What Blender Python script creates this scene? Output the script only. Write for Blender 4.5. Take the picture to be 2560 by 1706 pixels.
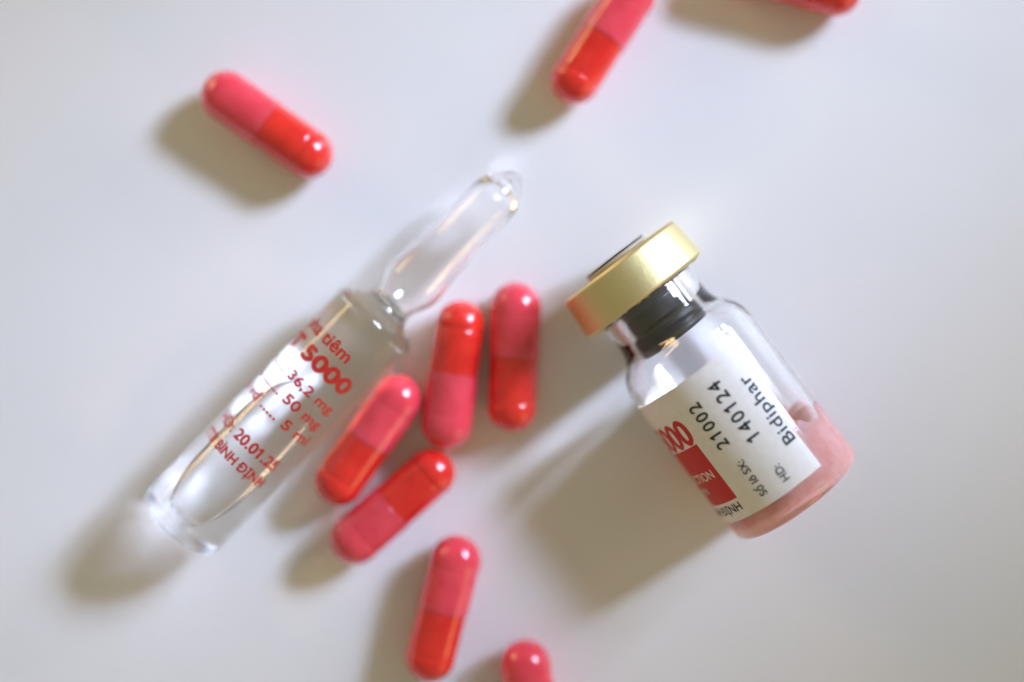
import bpy, bmesh, math, random
from mathutils import Vector, Matrix

random.seed(7)
S = 0.1                         # lengths below are written in millimetres; one scene unit is one centimetre
CM = 100.0                      # scene units in a metre
R = math.radians
sc = bpy.context.scene
sc.unit_settings.system = 'METRIC'
sc.unit_settings.scale_length = 0.01
for o in list(bpy.data.objects):
    bpy.data.objects.remove(o)
C = sc.collection

# ------------------------------------------------------------------ camera
CAM_Z = 227.0
cd = bpy.data.cameras.new('camera')
cam = bpy.data.objects.new('camera', cd)
C.objects.link(cam)
cam.location = (0, 0, CAM_Z * S)
cam.rotation_euler = (0, 0, 0)
cd.lens = 50
cd.sensor_width = 36
cd.clip_start = 0.5
cd.clip_end = 2000
cd.dof.use_dof = True
cd.dof.focus_distance = (CAM_Z - 17.8) * S
cd.dof.aperture_fstop = 2.5 / CM      # f/2.5, in centimetre units
sc.camera = cam

# ------------------------------------------------------------------ warm room light
w = bpy.data.worlds.new('World')
sc.world = w
w.use_nodes = True
bg = w.node_tree.nodes['Background']
bg.inputs[0].default_value = (0.90, 0.83, 0.57, 1)
bg.inputs[1].default_value = 0.325


def lamp(name, azimuth, elevation, dist, size, watts, colour, spread=180, aim=(0, 0, 0), caustics=False):
    ld = bpy.data.lights.new(name, 'AREA')
    ld.shape = 'RECTANGLE'
    ld.size, ld.size_y = size[0] * CM, size[1] * CM
    ld.energy = watts * CM * CM
    ld.color = colour
    ld.spread = R(spread)
    ld.cycles.is_caustics_light = False
    o = bpy.data.objects.new(name, ld)
    C.objects.link(o)
    a, e = R(azimuth), R(elevation)
    d = Vector((math.cos(a) * math.cos(e), math.sin(a) * math.cos(e), math.sin(e)))
    t = Vector(aim) * S
    o.location = t + d * dist * CM
    o.rotation_euler = d.to_track_quat('Z', 'Y').to_euler()
    return o


DAY = (0.595, 0.705, 1.0)
lamp('window_pane_light', 30, 31, 0.9, (0.13, 0.17), 0.112, DAY, 16.5, (-14, 20, 0), True)
lamp('window_pane_light', 40.5, 31, 0.9, (0.07, 0.12), 0.036, DAY, 16.5, (-14, 20, 0), True)
lamp('window_sill_light', 36, 16, 0.9, (0.20, 0.14), 1.3, (0.85, 0.92, 1.0))
lamp('room_lamp', 141, 15, 0.9, (0.36, 0.07), 1.7, (1.0, 0.66, 0.33))
lamp('room_lamp', -38, 15, 0.9, (0.30, 0.06), 0.9, (1.0, 0.60, 0.28))

# ------------------------------------------------------------------ picture settings
sc.render.engine = 'CYCLES'
cy = sc.cycles
cy.use_adaptive_sampling = False
cy.max_bounces = 24
cy.diffuse_bounces = 5
cy.glossy_bounces = 8
cy.transmission_bounces = 24
cy.transparent_max_bounces = 8
cy.caustics_reflective = True
cy.caustics_refractive = True
cy.blur_glossy = 0.0
cy.sample_clamp_direct = 0
cy.sample_clamp_indirect = 0
cy.use_guiding = True
cy.use_surface_guiding = True
cy.surface_guiding_probability = 0.6
cy.guiding_training_samples = 128
cy.use_denoising = True
cy.denoiser = 'OPENIMAGEDENOISE'
cy.denoising_input_passes = 'RGB_ALBEDO_NORMAL'
cy.denoising_prefilter = 'ACCURATE'
vs = sc.view_settings
vs.view_transform = 'Standard'
vs.look = 'None'
vs.exposure = 0.0
vs.gamma = 1.0
vs.use_curve_mapping = False


# ------------------------------------------------------------------ materials
def mat(name, base, rough=0.5, **kw):
    m = bpy.data.materials.new(name)
    m.use_nodes = True
    p = m.node_tree.nodes['Principled BSDF']
    p.inputs['Base Color'].default_value = (*base, 1)
    p.inputs['Roughness'].default_value = rough
    for k, v in kw.items():
        p.inputs[k.replace('_', ' ')].default_value = v
    return m


def nodes(m):
    nt = m.node_tree
    return nt, nt.nodes, nt.links, nt.nodes['Principled BSDF']


def noise_mix(m, c1, c2, scale, detail=4, lo=0.35, hi=0.65, coord='Object', stretch=None):
    """mottle the base colour between two close colours"""
    nt, N, L, p = nodes(m)
    tc = N.new('ShaderNodeTexCoord')
    mp = N.new('ShaderNodeMapping')
    if stretch:
        mp.inputs['Scale'].default_value = stretch
    nz = N.new('ShaderNodeTexNoise')
    nz.inputs['Scale'].default_value = scale / CM
    nz.inputs['Detail'].default_value = detail
    cr = N.new('ShaderNodeValToRGB')
    cr.color_ramp.elements[0].position = lo
    cr.color_ramp.elements[1].position = hi
    cr.color_ramp.elements[0].color = (*c1, 1)
    cr.color_ramp.elements[1].color = (*c2, 1)
    L.new(tc.outputs[coord], mp.inputs[0])
    L.new(mp.outputs[0], nz.inputs['Vector'])
    L.new(nz.outputs['Fac'], cr.inputs[0])
    L.new(cr.outputs[0], p.inputs['Base Color'])
    return nz, mp


def noise_bump(m, scale, strength, dist, stretch=None, detail=3):
    nt, N, L, p = nodes(m)
    tc = N.new('ShaderNodeTexCoord')
    mp = N.new('ShaderNodeMapping')
    if stretch:
        mp.inputs['Scale'].default_value = stretch
    nz = N.new('ShaderNodeTexNoise')
    nz.inputs['Scale'].default_value = scale / CM
    nz.inputs['Detail'].default_value = detail
    bp = N.new('ShaderNodeBump')
    bp.inputs['Strength'].default_value = strength
    bp.inputs['Distance'].default_value = dist * CM
    L.new(tc.outputs['Object'], mp.inputs[0])
    L.new(mp.outputs[0], nz.inputs['Vector'])
    L.new(nz.outputs['Fac'], bp.inputs['Height'])
    L.new(bp.outputs[0], p.inputs['Normal'])


def dielectric(name, ior, tint=(1, 1, 1)):
    m = bpy.data.materials.new(name)
    m.use_nodes = True
    N, L = m.node_tree.nodes, m.node_tree.links
    N.remove(N['Principled BSDF'])
    g = N.new('ShaderNodeBsdfGlass')
    g.inputs['Color'].default_value = (*tint, 1)
    g.inputs['Roughness'].default_value = 0.0
    g.inputs['IOR'].default_value = ior
    L.new(g.outputs[0], N['Material Output'].inputs['Surface'])
    return m


M = {}
M['table'] = mat('white_laminate', (0.80, 0.80, 0.80), 0.42)
M['table'].node_tree.nodes['Principled BSDF'].inputs['Specular IOR Level'].default_value = 0.35
noise_mix(M['table'], (0.785, 0.785, 0.79), (0.815, 0.812, 0.81), 18, 3)
noise_bump(M['table'], 900, 0.15, 0.00004)
M['glass'] = dielectric('clear_glass', 1.50)
M['wet'] = dielectric('glass_to_water', 1.33 / 1.50)
M['water'] = dielectric('water_surface', 1.33)
M['bubble'] = dielectric('air_in_water', 1 / 1.33)
M['ink_red'] = mat('red_ceramic_ink', (0.50, 0.025, 0.015), 0.45)
M['ink_black'] = mat('black_print', (0.012, 0.016, 0.02), 0.5)
M['label_red'] = mat('red_print', (0.56, 0.022, 0.014), 0.42)
M['label_white'] = mat('white_print', (0.80, 0.72, 0.62), 0.45)
M['paper'] = mat('label_paper', (0.82, 0.80, 0.77), 0.5)
noise_mix(M['paper'], (0.80, 0.78, 0.75), (0.84, 0.82, 0.79), 900, 4)
noise_bump(M['paper'], 2500, 0.12, 0.00003)
M['gold'] = mat('gold_aluminium', (0.79, 0.69, 0.36), 0.48, Metallic=1.0)
noise_bump(M['gold'], 1.0, 0.6, 0.00006, stretch=(9000, 9000, 900))
M['rubber'] = mat('grey_rubber', (0.036, 0.038, 0.040), 0.40)
noise_bump(M['rubber'], 1600, 0.3, 0.00005)
M['button'] = mat('pale_plastic', (0.62, 0.55, 0.42), 0.4)
M['rim'] = mat('black_plastic', (0.012, 0.012, 0.016), 0.4)
M['powder'] = mat('pink_powder', (0.70, 0.30, 0.28), 0.9, Subsurface_Weight=0.35, Subsurface_Scale=0.0012 * CM)
noise_mix(M['powder'], (0.86, 0.48, 0.45), (0.93, 0.62, 0.60), 600, 6)
noise_bump(M['powder'], 1800, 0.4, 0.0002)
M['pink'] = mat('pink_gelatin', (0.70, 0.05, 0.09), 0.22, Subsurface_Weight=0.6, Subsurface_Scale=0.002 * CM,
                Coat_Weight=0.8, Coat_Roughness=0.05)
noise_mix(M['pink'], (0.78, 0.050, 0.085), (0.86, 0.075, 0.115), 300, 3)
M['red'] = mat('orange_red_gelatin', (0.80, 0.030, 0.012), 0.20, Subsurface_Weight=0.6, Subsurface_Scale=0.002 * CM,
               Coat_Weight=0.8, Coat_Roughness=0.05)
noise_mix(M['red'], (0.72, 0.015, 0.012), (0.84, 0.032, 0.020), 260, 4)
for k in ('pink', 'red'):
    M[k].node_tree.nodes['Principled BSDF'].inputs['Subsurface Radius'].default_value = (1.0, 0.25, 0.15)
    noise_bump(M[k], 320, 0.16, 0.00015)


# ------------------------------------------------------------------ mesh helpers
def obj(name, me, material, parent=None):
    o = bpy.data.objects.new(name, me)
    C.objects.link(o)
    if material is not None:
        for m in (material if isinstance(material, (list, tuple)) else [material]):
            me.materials.append(m)
    o.parent = parent
    return o


def thing(name, label, category, group=None):
    o = bpy.data.objects.new(name, None)
    o.empty_display_size = 0.5
    C.objects.link(o)
    o['label'] = label
    o['category'] = category
    if group:
        o['group'] = group
    return o


def dense(prof, step):
    """add rings along long straight runs so that smooth shading stays local"""
    out = [prof[0]]
    for p, q in zip(prof, prof[1:]):
        d = math.hypot(q[0] - p[0], q[1] - p[1])
        n = int(d / step)
        if n > 1 and p[1] > 0.5 and q[1] > 0.5:
            e = min(0.04, d / 8)
            fr = [e / d] + [i / n for i in range(1, n)] + [1 - e / d]
            out += [(p[0] + (q[0] - p[0]) * f, p[1] + (q[1] - p[1]) * f) for f in fr]
        out.append(q)
    return out


def lathe(name, prof, seg=96, smooth=True, mats=None, sharp=35):
    """revolve (t, r) points, in mm, about local Z; r == 0 closes an end. mats: material index per strip"""
    bm = bmesh.new()
    rings = []
    for t, r in prof:
        if r < 1e-6:
            rings.append([bm.verts.new((0, 0, t * S))])
        else:
            rings.append([bm.verts.new((r * S * math.cos(2 * math.pi * k / seg), r * S * math.sin(2 * math.pi * k / seg), t * S))
                          for k in range(seg)])
    for i in range(len(rings) - 1):
        a, b = rings[i], rings[i + 1]
        for k in range(seg):
            k2 = (k + 1) % seg
            if len(a) == 1 and len(b) == 1:
                continue
            if len(a) == 1:
                f = bm.faces.new((a[0], b[k2], b[k]))
            elif len(b) == 1:
                f = bm.faces.new((a[k], a[k2], b[0]))
            else:
                f = bm.faces.new((a[k], a[k2], b[k2], b[k]))
            f.smooth = smooth
            if mats:
                f.material_index = mats[i]
    if smooth and sharp:
        for e in bm.edges:
            if len(e.link_faces) == 2 and e.calc_face_angle(0) > R(sharp):
                e.smooth = False
    me = bpy.data.meshes.new(name)
    bm.to_mesh(me)
    bm.free()
    return me


def arc(cx, cy, r, a0, a1, n, ry=None):
    """points (t, r) on an arc in the profile plane"""
    ry = ry or r
    return [(cx + r * math.cos(R(a0 + (a1 - a0) * i / n)), cy + ry * math.sin(R(a0 + (a1 - a0) * i / n))) for i in range(n + 1)]


def smooth_profile(pts, n=6):
    """Catmull-Rom through (t, r) points"""
    out = []
    P = [pts[0]] + list(pts) + [pts[-1]]
    for i in range(1, len(P) - 2):
        p0, p1, p2, p3 = (Vector(P[j]) for j in (i - 1, i, i + 1, i + 2))
        for k in range(n):
            u = k / n
            q = 0.5 * ((2 * p1) + (p2 - p0) * u + (2 * p0 - 5 * p1 + 4 * p2 - p3) * u * u + (3 * p1 - p0 - 3 * p2 + p3) * u ** 3)
            out.append((q.x, q.y))
    out.append(tuple(pts[-1]))
    return out


def text_flat(body, height, bold=0.0, stretch=1.0, spacing=1.0, raw=False):
    """letters as a flat bmesh in mm: x along the reading direction, y up; centred; height = height of a digit"""
    extra = []
    if not raw:
        for i, ch in enumerate(body):
            if ch in 'Đ1':
                base = 'D' if ch == 'Đ' else '1'
                right = max(v.co.x for v in text_flat(body[:i].replace('Đ', 'D') + base, 7.3, spacing=spacing, raw=True).verts)
                wide = text_flat(base, 7.3, spacing=spacing, raw=True)
                xs = [v.co.x for v in wide.verts]
                left = right - (max(xs) - min(xs))
                if ch == 'Đ':       # the bar through the stem
                    extra.append(((left - 0.9, 3.2), (left + 2.9, 3.2), (left + 2.9, 4.0), (left - 0.9, 4.0)))
                else:               # the flag of the figure one
                    extra.append(((right - 0.4, 7.2), (right - 2.6, 5.6), (right - 2.1, 4.9), (right - 0.4, 6.0)))
        body = body.replace('Đ', 'D')
    cu = bpy.data.curves.new('lettering', 'FONT')
    cu.body = body
    cu.size = 10.0
    cu.space_character = spacing
    cu.resolution_u = 5
    cu.align_x = 'LEFT'
    o = bpy.data.objects.new('lettering', cu)
    C.objects.link(o)
    dg = bpy.context.evaluated_depsgraph_get()
    me = bpy.data.meshes.new_from_object(o.evaluated_get(dg))
    bpy.data.objects.remove(o)
    bpy.data.curves.remove(cu)
    bm = bmesh.new()
    bm.from_mesh(me)
    bpy.data.meshes.remove(me)
    for quad in extra:
        bm.faces.new([bm.verts.new((x, y, 0.03)) for x, y in quad])
    k = height / 7.3
    for v in bm.verts:
        v.co = Vector((v.co.x * k * stretch, v.co.y * k, v.co.z * 0.4))
    if bold:                    # heavier strokes: the same shapes shifted a little each way, each a hair above the last
        b = bold * k
        src = bm.copy()
        for i, (dx, dy) in enumerate(((b, 0), (-b, 0), (0, b), (0, -b))):
            tmp = src.copy()
            for v in tmp.verts:
                v.co += Vector((dx, dy, 0.004 * (i + 1)))
            me = bpy.data.meshes.new('lettering')
            tmp.to_mesh(me)
            tmp.free()
            bm.from_mesh(me)
            bpy.data.meshes.remove(me)
        src.free()
    return bm


def words(bm, gap):
    """split flat lettering into its words: groups of pieces with a wide gap between them"""
    bm.verts.ensure_lookup_table()
    seen, isl = set(), []
    for v in bm.verts:
        if v in seen:
            continue
        st, comp = [v], []
        seen.add(v)
        while st:
            q = st.pop()
            comp.append(q)
            for e in q.link_edges:
                o = e.other_vert(q)
                if o not in seen:
                    seen.add(o)
                    st.append(o)
        xs = [q.co.x for q in comp]
        isl.append((min(xs), max(xs), comp))
    isl.sort(key=lambda i: i[0])
    groups, end = [], None
    for lo, hi, comp in isl:
        if end is None or lo - end > gap:
            groups.append([])
            end = hi
        groups[-1] += comp
        end = max(end, hi)
    out = []
    for g in groups:
        keep = set(g)
        b = bmesh.new()
        m = {v: b.verts.new(v.co) for v in g}
        for f in bm.faces:
            if f.verts[0] in keep:
                b.faces.new([m[v] for v in f.verts])
        out.append(b)
    bm.free()
    return out


def bend(bm, radius, place, step=0.35):
    """cut a flat bmesh into strips and wrap it. place(x, y) -> (axial t, angle) in mm / radians about local Z"""
    xs = [v.co.x for v in bm.verts]
    ys = [v.co.y for v in bm.verts]
    for axis, lo, hi in ((Vector((1, 0, 0)), min(xs), max(xs)), (Vector((0, 1, 0)), min(ys), max(ys))):
        n = int((hi - lo) / step)
        for i in range(1, n + 1):
            g = bm.verts[:] + bm.edges[:] + bm.faces[:]
            bmesh.ops.bisect_plane(bm, geom=g, dist=1e-5, plane_co=axis * (lo + i * step), plane_no=axis)
    for v in bm.verts:
        t, a = place(v.co.x, v.co.y)
        r = radius + v.co.z
        v.co = Vector((r * math.cos(a), r * math.sin(a), t)) * S
    bmesh.ops.recalc_face_normals(bm, faces=bm.faces[:])
    me = bpy.data.meshes.new('lettering')
    for f in bm.faces:
        c = f.calc_center_median()
        if f.normal.x * c.x + f.normal.y * c.y < 0:
            f.normal_flip()
        f.smooth = True
    bm.to_mesh(me)
    bm.free()
    return me


# ------------------------------------------------------------------ the table
bm = bmesh.new()
bmesh.ops.create_grid(bm, x_segments=2, y_segments=2, size=0.7 * CM)
me = bpy.data.meshes.new('table_top')
bm.to_mesh(me)
bm.free()
table = obj('table_top', me, M['table'])
table.cycles.is_caustics_receiver = True
table['kind'] = 'structure'
table['label'] = 'plain white table top under everything'


# ------------------------------------------------------------------ capsules
RC, RB = 4.02, 3.88            # radius of the pink cap half and of the red body half
HALF = 11.75


def capsule_meshes():
    cap = [(-0.15, 0), (-0.15, RB + 0.01), (-0.15, RC - 0.03), (-0.08, RC), (5.9, RC), (6.1, RC - 0.06), (6.4, RC - 0.06), (6.6, RC)]
    cap += [(HALF - RC * 1.0 - 0.2, RC)] + arc(HALF - RC * 1.0, 0, RC, 86, 0, 16)[:-1] + [(HALF, 0)]
    cap = [(t, max(r, 0)) for t, r in cap]
    body = [(0.4, 0), (0.4, RB), (-HALF + RB + 0.95, RB), (-HALF + RB + 0.8, RB - 0.10), (-HALF + RB + 0.5, RB - 0.10), (-HALF + RB + 0.35, RB)]
    body += [(-(HALF - RB) + q, r) for q, r in ((-(RB) * math.sin(R(a)), RB * math.cos(R(a))) for a in range(4, 90, 5))] + [(-HALF, 0)]
    body = body[::-1]
    return lathe('cap', dense(cap, 0.5), 64, sharp=60), lathe('body', dense(body, 0.5), 64, sharp=60)


cap_me, body_me = capsule_meshes()
cap_me.materials.append(M['pink'])
body_me.materials.append(M['red'])
GROUP = 'pink and red two-piece capsules on the table'
# x, y, heading of the pink end, roll, label
CAPS = [
    (-38.4, 33.9, 145, 20, 'pink and red capsule lying alone on the far side of the ampoule from the cluster'),
    (14.2, 47.6, 57, 90, 'pink and red capsule whose red end points at the ampoule tip with a pointed shadow'),
    (43.3, 57.0, 164, 10, 'capsule almost wholly out of the photo, only its red rounded end and broad shadow showing'),
    (0.3, -2.5, 88, 40, 'pink and red capsule of the loose cluster lying nearest the vial'),
    (-9.2, -5.3, 262, 70, 'capsule with its red half towards the ampoule neck, side by side with another'),
    (-22.55, -15.55, 54.7, 120, 'pink and red capsule touching the side of the glass ampoule'),
    (-18.7, -25.9, 221, 200, 'capsule in the cluster turned diagonally, its pink end away from the vial'),
    (-10.8, -41.9, 75.4, 300, 'whole pink and red capsule lying apart from the cluster, beside the vial shadow'),
    (3.1, -58.5, 97.5, 15, 'capsule past the vial shadow with only its rounded pink end in view'),
]
for x, y, head, roll, label in CAPS:
    t = thing('capsule', label, 'capsule', GROUP)
    t.location = (x * S, y * S, 0)
    t.rotation_euler = (0, 0, R(head))
    # the cap half is the wider one, so it touches the table and the red half sits level with it
    for nm, me_ in (('cap', cap_me), ('body', body_me)):
        p = obj(nm, me_, None, t)
        p.location = (0, 0, (RC + 0.01) * S)
        p.rotation_mode = 'QUATERNION'
        p.rotation_quaternion = (Matrix.Rotation(R(roll), 4, 'X') @ Matrix.Rotation(R(90), 4, 'Y')).to_quaternion()


def laid(root, base, tip, r_base, r_tip, length):
    """put a thing whose axis is its local Z flat on the table: local Z runs from base to tip, local X points up"""
    d = Vector((tip[0] - base[0], tip[1] - base[1], r_tip - r_base)).normalized()
    up = Vector((0, 0, 1))
    xax = (up - d * up.dot(d)).normalized()
    yax = d.cross(xax)
    m = Matrix((xax, yax, d)).transposed().to_4x4()
    m.translation = Vector((base[0], base[1], r_base)) * S
    root.matrix_world = m
    return yax


# ------------------------------------------------------------------ ampoule
RA = 7.15
amp = thing('ampoule', 'clear sealed glass ampoule of liquid with red printing and a rounded tip', 'ampoule')
laid(amp, (-52.2, -28.9), (-18.2, 6.1), RA + 0.03, RA + 0.03, 48.8)
outer = [(0.5, 0), (0.42, 2.0), (0.15, 4.0), (0.02, 4.9)] + arc(2.2, RA - 2.2, 2.2, 184, 90, 12)
outer += [(8, RA), (20, RA), (32, RA), (43.9, RA)]
outer += smooth_profile([(43.9, RA), (44.5, 7.06), (45.2, 6.6), (45.8, 5.75), (46.4, 4.75), (47.1, 3.95), (47.9, 3.45), (48.6, 3.3), (49.4, 3.42),
                         (50.6, 4.05), (52.4, 4.68), (54.5, 4.75), (57.5, 4.45), (61.5, 4.08), (66, 3.92), (70.3, 3.88), (72.2, 3.6),
                         (73.7, 2.85), (74.7, 2.0), (75.4, 1.45), (76.0, 0.85), (76.2, 0)], 5)[1:]
dry = smooth_profile([(48.6, 2.75), (49.4, 2.88), (50.8, 3.6), (52.5, 4.22), (54.6, 4.3), (57.6, 4.0), (61.5, 3.64), (66, 3.48),
                      (69.8, 3.42), (71.5, 3.0), (72.6, 2.1), (73.2, 1.0), (73.4, 0)], 5)
shell = lathe('glass', dense(outer, 1.5), 128, sharp=70)
bmg = bmesh.new()
bmg.from_mesh(shell)
ins = lathe('dry', dry, 96, sharp=0)
n0 = len(bmg.faces)
bmg.from_mesh(ins)
bmg.faces.ensure_lookup_table()
bmesh.ops.reverse_faces(bmg, faces=[f for f in bmg.faces if f.index >= n0 or f.index < 0])
shell2 = bpy.data.meshes.new('glass')
bmg.to_mesh(shell2)
bmg.free()
obj('glass', shell2, M['glass'], amp).cycles.is_caustics_caster = True
RI = 6.62
cav = [(1.35, 0), (1.25, 2.0), (0.95, 4.0)] + arc(2.75, RI - 1.9, 1.9, 184, 90, 10) + [(10, RI), (20, RI), (30, RI), (43.5, RI)]
cav = dense(cav, 1.5)
cav += smooth_profile([(43.5, RI), (44.1, 6.52), (44.8, 6.0), (45.4, 5.1), (46.0, 4.15), (46.8, 3.35), (47.7, 2.88), (48.6, 2.75)], 5)[1:]
ncav = len(cav) - 1
cav += [(48.3, 2.0), (48.05, 1.2), (47.95, 0)]          # meniscus in the neck
liq = obj('liquid', lathe('liquid', cav, 128, mats=[0] * ncav + [1] * 3, sharp=70), [M['wet'], M['water']], amp)
liq.cycles.is_caustics_caster = True


def bubble_mesh(t0, t1, wmax, r, depth):
    bm = bmesh.new()
    nt, na = 48, 24
    rings = []
    for i in range(nt + 1):
        u = -1 + 2 * i / nt
        u = math.sin(u * math.pi / 2)                    # finer at the ends
        k = max(1 - abs(u) ** 3.2, 0) ** 0.5
        t = (t0 + t1) / 2 + u * (t1 - t0) / 2
        wv = wmax * k
        if wv < 1e-3:
            rings.append([bm.verts.new(Vector((r - 0.55, 0, t)) * S)])
            continue
        ring = []
        zt = lambda x: math.sqrt(r * r - x * x)
        ze = zt(wv) - 0.28 * k
        for j in range(2 * na):
            a = math.pi * j / na
            x = wv * math.cos(a)
            s = math.sin(a)
            if s >= 0:
                z = ze + (zt(x) - ze) * min(1, s * 2.2) ** 0.7 if s < 0.4545 else zt(x)
            else:
                z = ze - depth * k * abs(s) ** 0.9
            zc = r - 0.55
            z = zc + (z - zc) * (k ** 0.35)
            ring.append(bm.verts.new(Vector((z, x, t)) * S))
        rings.append(ring)
    for i in range(nt):
        a, b = rings[i], rings[i + 1]
        n = 2 * na
        for j in range(n):
            j2 = (j + 1) % n
            if len(a) == 1 and len(b) > 1:
                bm.faces.new((a[0], b[j], b[j2]))
            elif len(b) == 1 and len(a) > 1:
                bm.faces.new((a[j], b[0], a[j2]))
            elif len(a) > 1:
                bm.faces.new((a[j], b[j], b[j2], a[j2]))
    bmesh.ops.recalc_face_normals(bm, faces=bm.faces[:])
    for f in bm.faces:
        f.smooth = True
    me = bpy.data.meshes.new('air_bubble')
    bm.to_mesh(me)
    bm.free()
    return me


obj('air_bubble', bubble_mesh(2.6, 30.6, 4.7, RI - 0.06, 1.0), M['bubble'], liq).cycles.is_caustics_caster = True


def text_width(body, height):
    b = text_flat(body, height)
    xs = [v.co.x for v in b.verts]
    b.free()
    return max(xs) - min(xs)


def amp_line(lead, tail, t, a0, a1, height, bold=0.0):
    """a printed line round the glass; its tail runs from a0 to a1 degrees (0 = straight up, negative = away from the capsules)"""
    k = R(a1 - a0) * RA / text_width(tail, height)
    b = text_flat(lead + tail, height, bold, k)
    xm = max(v.co.x for v in b.verts)
    # with the tip up, reading runs to the right: that is local +Y when local X points up
    for wd in words(b, height * 0.27 * k):
        me = bend(wd, RA + 0.03, lambda x, y: (t - height / 2 + y, R(a1) + (x - xm) / RA))
        obj('printed_word', me, M['ink_red'], amp)


amp_line('pha ', 'tiêm', 38.3, -28, 15, 2.15, 0.34)
amp_line('NT ', '5000', 34.7, -33, 43, 2.5, 0.62)
amp_line('......... ', '36,2 mg', 30.6, -26, 47, 1.6, 0.36)
amp_line('L ....... ', '50 mg', 27.6, -9, 50, 1.65, 0.36)
amp_line('1ml vd ..... ', '5 ml', 24.6, 11, 54, 1.65, 0.36)
amp_line('HD: ', '20.01.25', 18.7, -22, 46, 1.8, 0.40)
amp_line('TTB ', 'BÌNH ĐỊNH', 15.4, -31, 48, 1.6, 0.34)

# ------------------------------------------------------------------ vial
RV, RCAP = 11.0, 10.6
vial = thing('vial', 'small glass vial of pink powder with gold crimp cap and white printed label', 'vial')
# local Z from the base (0) to the cap (45)
LV = 45.3
laid(vial, (43.6, -23.9), (16.3, 11.9), RV + 0.03, RCAP + 0.03, LV)
g_out = [(0.45, 0), (0.35, 4.5), (0.12, 7.6), (0.02, 8.9)] + arc(1.5, RV - 1.5, 1.5, 190, 90, 9) + [(6, RV), (14, RV), (22, RV), (27.0, RV)]
g_out += smooth_profile([(27.0, RV), (28.4, 10.85), (29.8, 10.3), (31.0, 9.35), (32.2, 8.45), (33.6, 8.0), (35.2, 7.9), (38.2, 7.9)], 5)[1:]
g_out += [(38.9, 8.0), (39.6, 8.6), (40.0, 9.5), (40.6, 9.75), (42.8, 9.75), (43.3, 9.5)]
g_in = [(43.3, 6.45), (40, 6.3), (36, 6.3)]
g_in += smooth_profile([(36, 6.3), (34.6, 6.5), (33.3, 7.0), (32.0, 7.85), (30.7, 8.85), (29.4, 9.6), (28.0, 9.93), (26.4, 9.95)], 5)[1:]
g_in += [(20, 9.95), (12, 9.95), (4, 9.95)] + arc(2.3, 9.95 - 1.3, 1.3, 90, 190, 8)[1:] + [(1.05, 5.0), (1.25, 0)]
obj('glass', lathe('glass', dense(g_out, 1.5) + dense(g_in, 1.5), 160, sharp=60), M['glass'], vial).cycles.is_caustics_caster = True

# freeze-dried powder cake with a crumbled upper edge
cake = [(0.95, 0), (0.8, 5), (0.72, 8.0), (0.95, 9.2), (1.45, 9.9), (2.3, 10.2)] + [(3.8 + 0.42 * i, 10.12) for i in range(1, 18)] + \
       [(11.3, 9.3), (11.2, 8.0), (10.8, 6.0), (10.4, 4.0), (10.2, 2.0), (10.2, 0)]
cme = lathe('powder', cake, 96, sharp=70)
for v in cme.vertices:
    a = math.atan2(v.co.y, v.co.x)
    t = v.co.z / S
    lift = 1.0 * math.sin(2 * a + 2.4) + 0.7 * math.sin(5 * a + 0.6) + 0.5 * math.sin(11 * a + 1.0) + 0.3 * math.sin(23 * a)
    k = max(0, (t - 4) / 7.0)
    v.co.z += lift * k * S
    rr = 1 - 0.002 * (1 + math.sin(9 * a + 3 * t)) - 0.002 * random.random()
    v.co.x *= rr
    v.co.y *= rr
obj('powder', cme, M['powder'], vial)

# rubber stopper: flange under the crimp, plug with ribs inside the neck
plug = [(44.55, 0), (44.55, 9.6), (43.45, 9.6), (43.4, 6.1), (41.0, 6.12), (39.3, 6.12), (38.9, 5.6), (38.6, 5.05), (37.4, 5.0), (37.2, 4.85),
        (36.9, 4.85), (36.7, 4.98), (35.0, 4.98), (34.7, 5.2), (34.4, 5.75), (33.9, 5.9), (33.5, 5.9), (33.3, 5.75), (33.1, 5.75), (32.9, 5.9),
        (32.2, 5.9), (32.0, 5.78), (31.8, 5.78), (31.6, 5.88), (30.9, 5.85), (30.5, 5.6), (30.4, 5.0), (30.5, 3.2), (32.5, 2.8), (32.7, 0)]
obj('stopper', lathe('stopper', plug[::-1], 96, sharp=30), M['rubber'], vial)

# crimp cap with a rolled lower edge that is not quite even
capp = [(LV, 0), (LV, 5.4), (LV, 9.3)] + arc(LV - 0.7, RCAP - 0.95, 0.7, 0, 90, 6)[1:]
capp += [(LV - 1.2, RCAP - 0.2), (LV - 2.6, RCAP - 0.08), (LV - 4.2, RCAP + 0.04), (LV - 5.9, RCAP + 0.15)] + arc(LV - 6.1, RCAP - 0.4, 0.55, 95, 180, 6)
capp += [(LV - 6.7, 9.6), (LV - 6.7, 9.0), (LV - 6.5, 8.5), (LV - 6.2, 8.45), (LV - 6.1, 9.0), (LV - 5.8, 9.95), (LV - 2.0, 10.0), (LV - 0.45, 9.9), (LV - 0.4, 0)]
cm = lathe('crimp_cap', capp[::-1], 192, sharp=50)
for v in cm.vertices:
    t = v.co.z / S
    a = math.atan2(v.co.y, v.co.x)
    rr = math.hypot(v.co.x, v.co.y) / S
    if t < LV - 6.0 and rr < 9.9:
        wv = 0.22 * math.sin(13 * a + 0.5) + 0.16 * math.sin(29 * a) + 0.12 * math.sin(47 * a + 2)
        v.co.z += wv * S * 0.6
        v.co.x *= 1 + wv * 0.02
        v.co.y *= 1 + wv * 0.02
capo = obj('crimp_cap', cm, M['gold'], vial)
obj('button', lathe('button', [(LV + 0.02, 0), (LV + 0.02, 5.3), (LV + 0.75, 5.25), (LV + 0.75, 0)][::1][::-1][::-1], 96, sharp=30), M['button'], capo)
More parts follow.
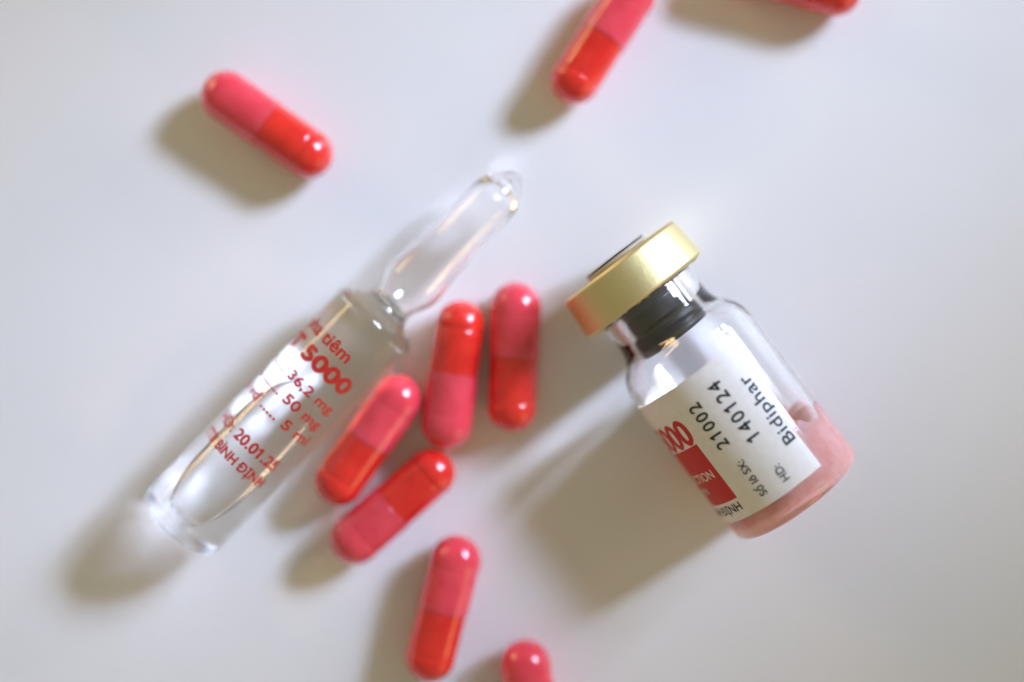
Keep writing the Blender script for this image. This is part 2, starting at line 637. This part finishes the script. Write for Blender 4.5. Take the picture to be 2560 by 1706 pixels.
obj('button_rim', lathe('button_rim', [(LV + 0.78, 0), (LV + 0.78, 5.3), (LV + 1.0, 5.25), (LV + 1.0, 0)], 96, sharp=30), M['rim'], capo)

# paper label, wrapped round the body; angle 0 = straight up, negative = towards the ampoule side
A_R, A_L = 24.0, -192.0
T0, T1 = 3.9, 25.7
# local X is up; which way is +angle on the picture's right of the vial when the cap points away
ba = bmesh.new()
nA = 90
def vang(deg):
    return R(deg)
rows = []
for i in range(nA + 1):
    a = vang(A_L + (A_R - A_L) * i / nA)
    col = []
    for t in (T0, T1):
        for r in (RV + 0.015, RV + 0.11):
            col.append(ba.verts.new(Vector((r * math.cos(a), r * math.sin(a), t)) * S))
    rows.append(col)
for i in range(nA):
    p, q = rows[i], rows[i + 1]
    for k in ((1, 3), (2, 0), (0, 1), (3, 2)):
        ba.faces.new((p[k[0]], p[k[1]], q[k[1]], q[k[0]]))
for e in (rows[0], rows[-1]):
    ba.faces.new((e[0], e[1], e[3], e[2]))
bmesh.ops.recalc_face_normals(ba, faces=ba.faces[:])
for f in ba.faces:
    f.smooth = True
for e in ba.edges:
    if e.calc_face_angle(0) > R(40):
        e.smooth = False
lm = bpy.data.meshes.new('label')
ba.to_mesh(lm)
ba.free()
lab = obj('label', lm, M['paper'], vial)
RL = RV + 0.14


def upright(body, t, a_right, height, material, bold=0.0, stretch=1.0, r=RL):
    """reads round the vial with the cap up; ends at a_right degrees"""
    b = text_flat(body, height, bold, stretch)
    xm = max(v.co.x for v in b.verts)
    for wd in words(b, height * 0.27 * stretch):
        me = bend(wd, r, lambda x, y: (t - height / 2 + y, vang(a_right + math.degrees((x - xm) / RV))))
        obj('printed_word', me, material, lab)


def sideways(body, t_start, a, height, material, bold=0.0, stretch=1.0, spacing=1.0):
    """reads from the base towards the cap, letters' tops towards the red panel"""
    b = text_flat(body, height, bold, stretch, spacing)
    for wd in words(b, height * 0.27 * stretch):
        me = bend(wd, RL, lambda x, y: (t_start + x, vang(a - math.degrees((y - height / 2) / RV))))
        obj('printed_word', me, material, lab)


def panel(t0, t1, a0, a1, r, material, name):
    b = bmesh.new()
    x0, x1 = R(a0) * RV, R(a1) * RV
    vs_ = [b.verts.new((x, y, 0)) for x, y in ((x0, t0), (x1, t0), (x1, t1), (x0, t1))]
    b.faces.new(vs_)
    me = bend(b, r, lambda x, y: (y, vang(math.degrees(x / RV))), 0.5)
    return obj(name, me, material, lab)


panel(7.2, 17.0, -150, -45, RV + 0.125, M['label_red'], 'red_panel')
upright('5000', 19.5, -43, 4.3, M['label_red'], 0.30, 0.8)
upright('INJECTION', 12.1, -50, 1.5, M['label_white'], 0.14, 0.9, r=RV + 0.15)
upright('VITAMIN', 9.9, -71, 1.3, M['label_white'], 0.14, 0.8, r=RV + 0.15)
upright('TTB BÌNH ĐỊNH', 6.0, -47, 1.4, M['ink_black'], 0.14, 1.0)
sideways('Số lô SX:', 5.4, -24.5, 1.25, M['ink_black'], 0.10, 0.97)
sideways('21002', 14.3, -27, 2.05, M['ink_black'], 0.16, 0.93, spacing=1.25)
sideways('HD:', 5.3, -4.5, 1.25, M['ink_black'], 0.10, 0.97)
sideways('140124', 12.6, -5, 2.1, M['ink_black'], 0.16, 1.0, spacing=1.25)
sideways('Bidiphar', 9.1, 15.5, 2.0, M['ink_black'], 0.14, 1.2, spacing=1.08)
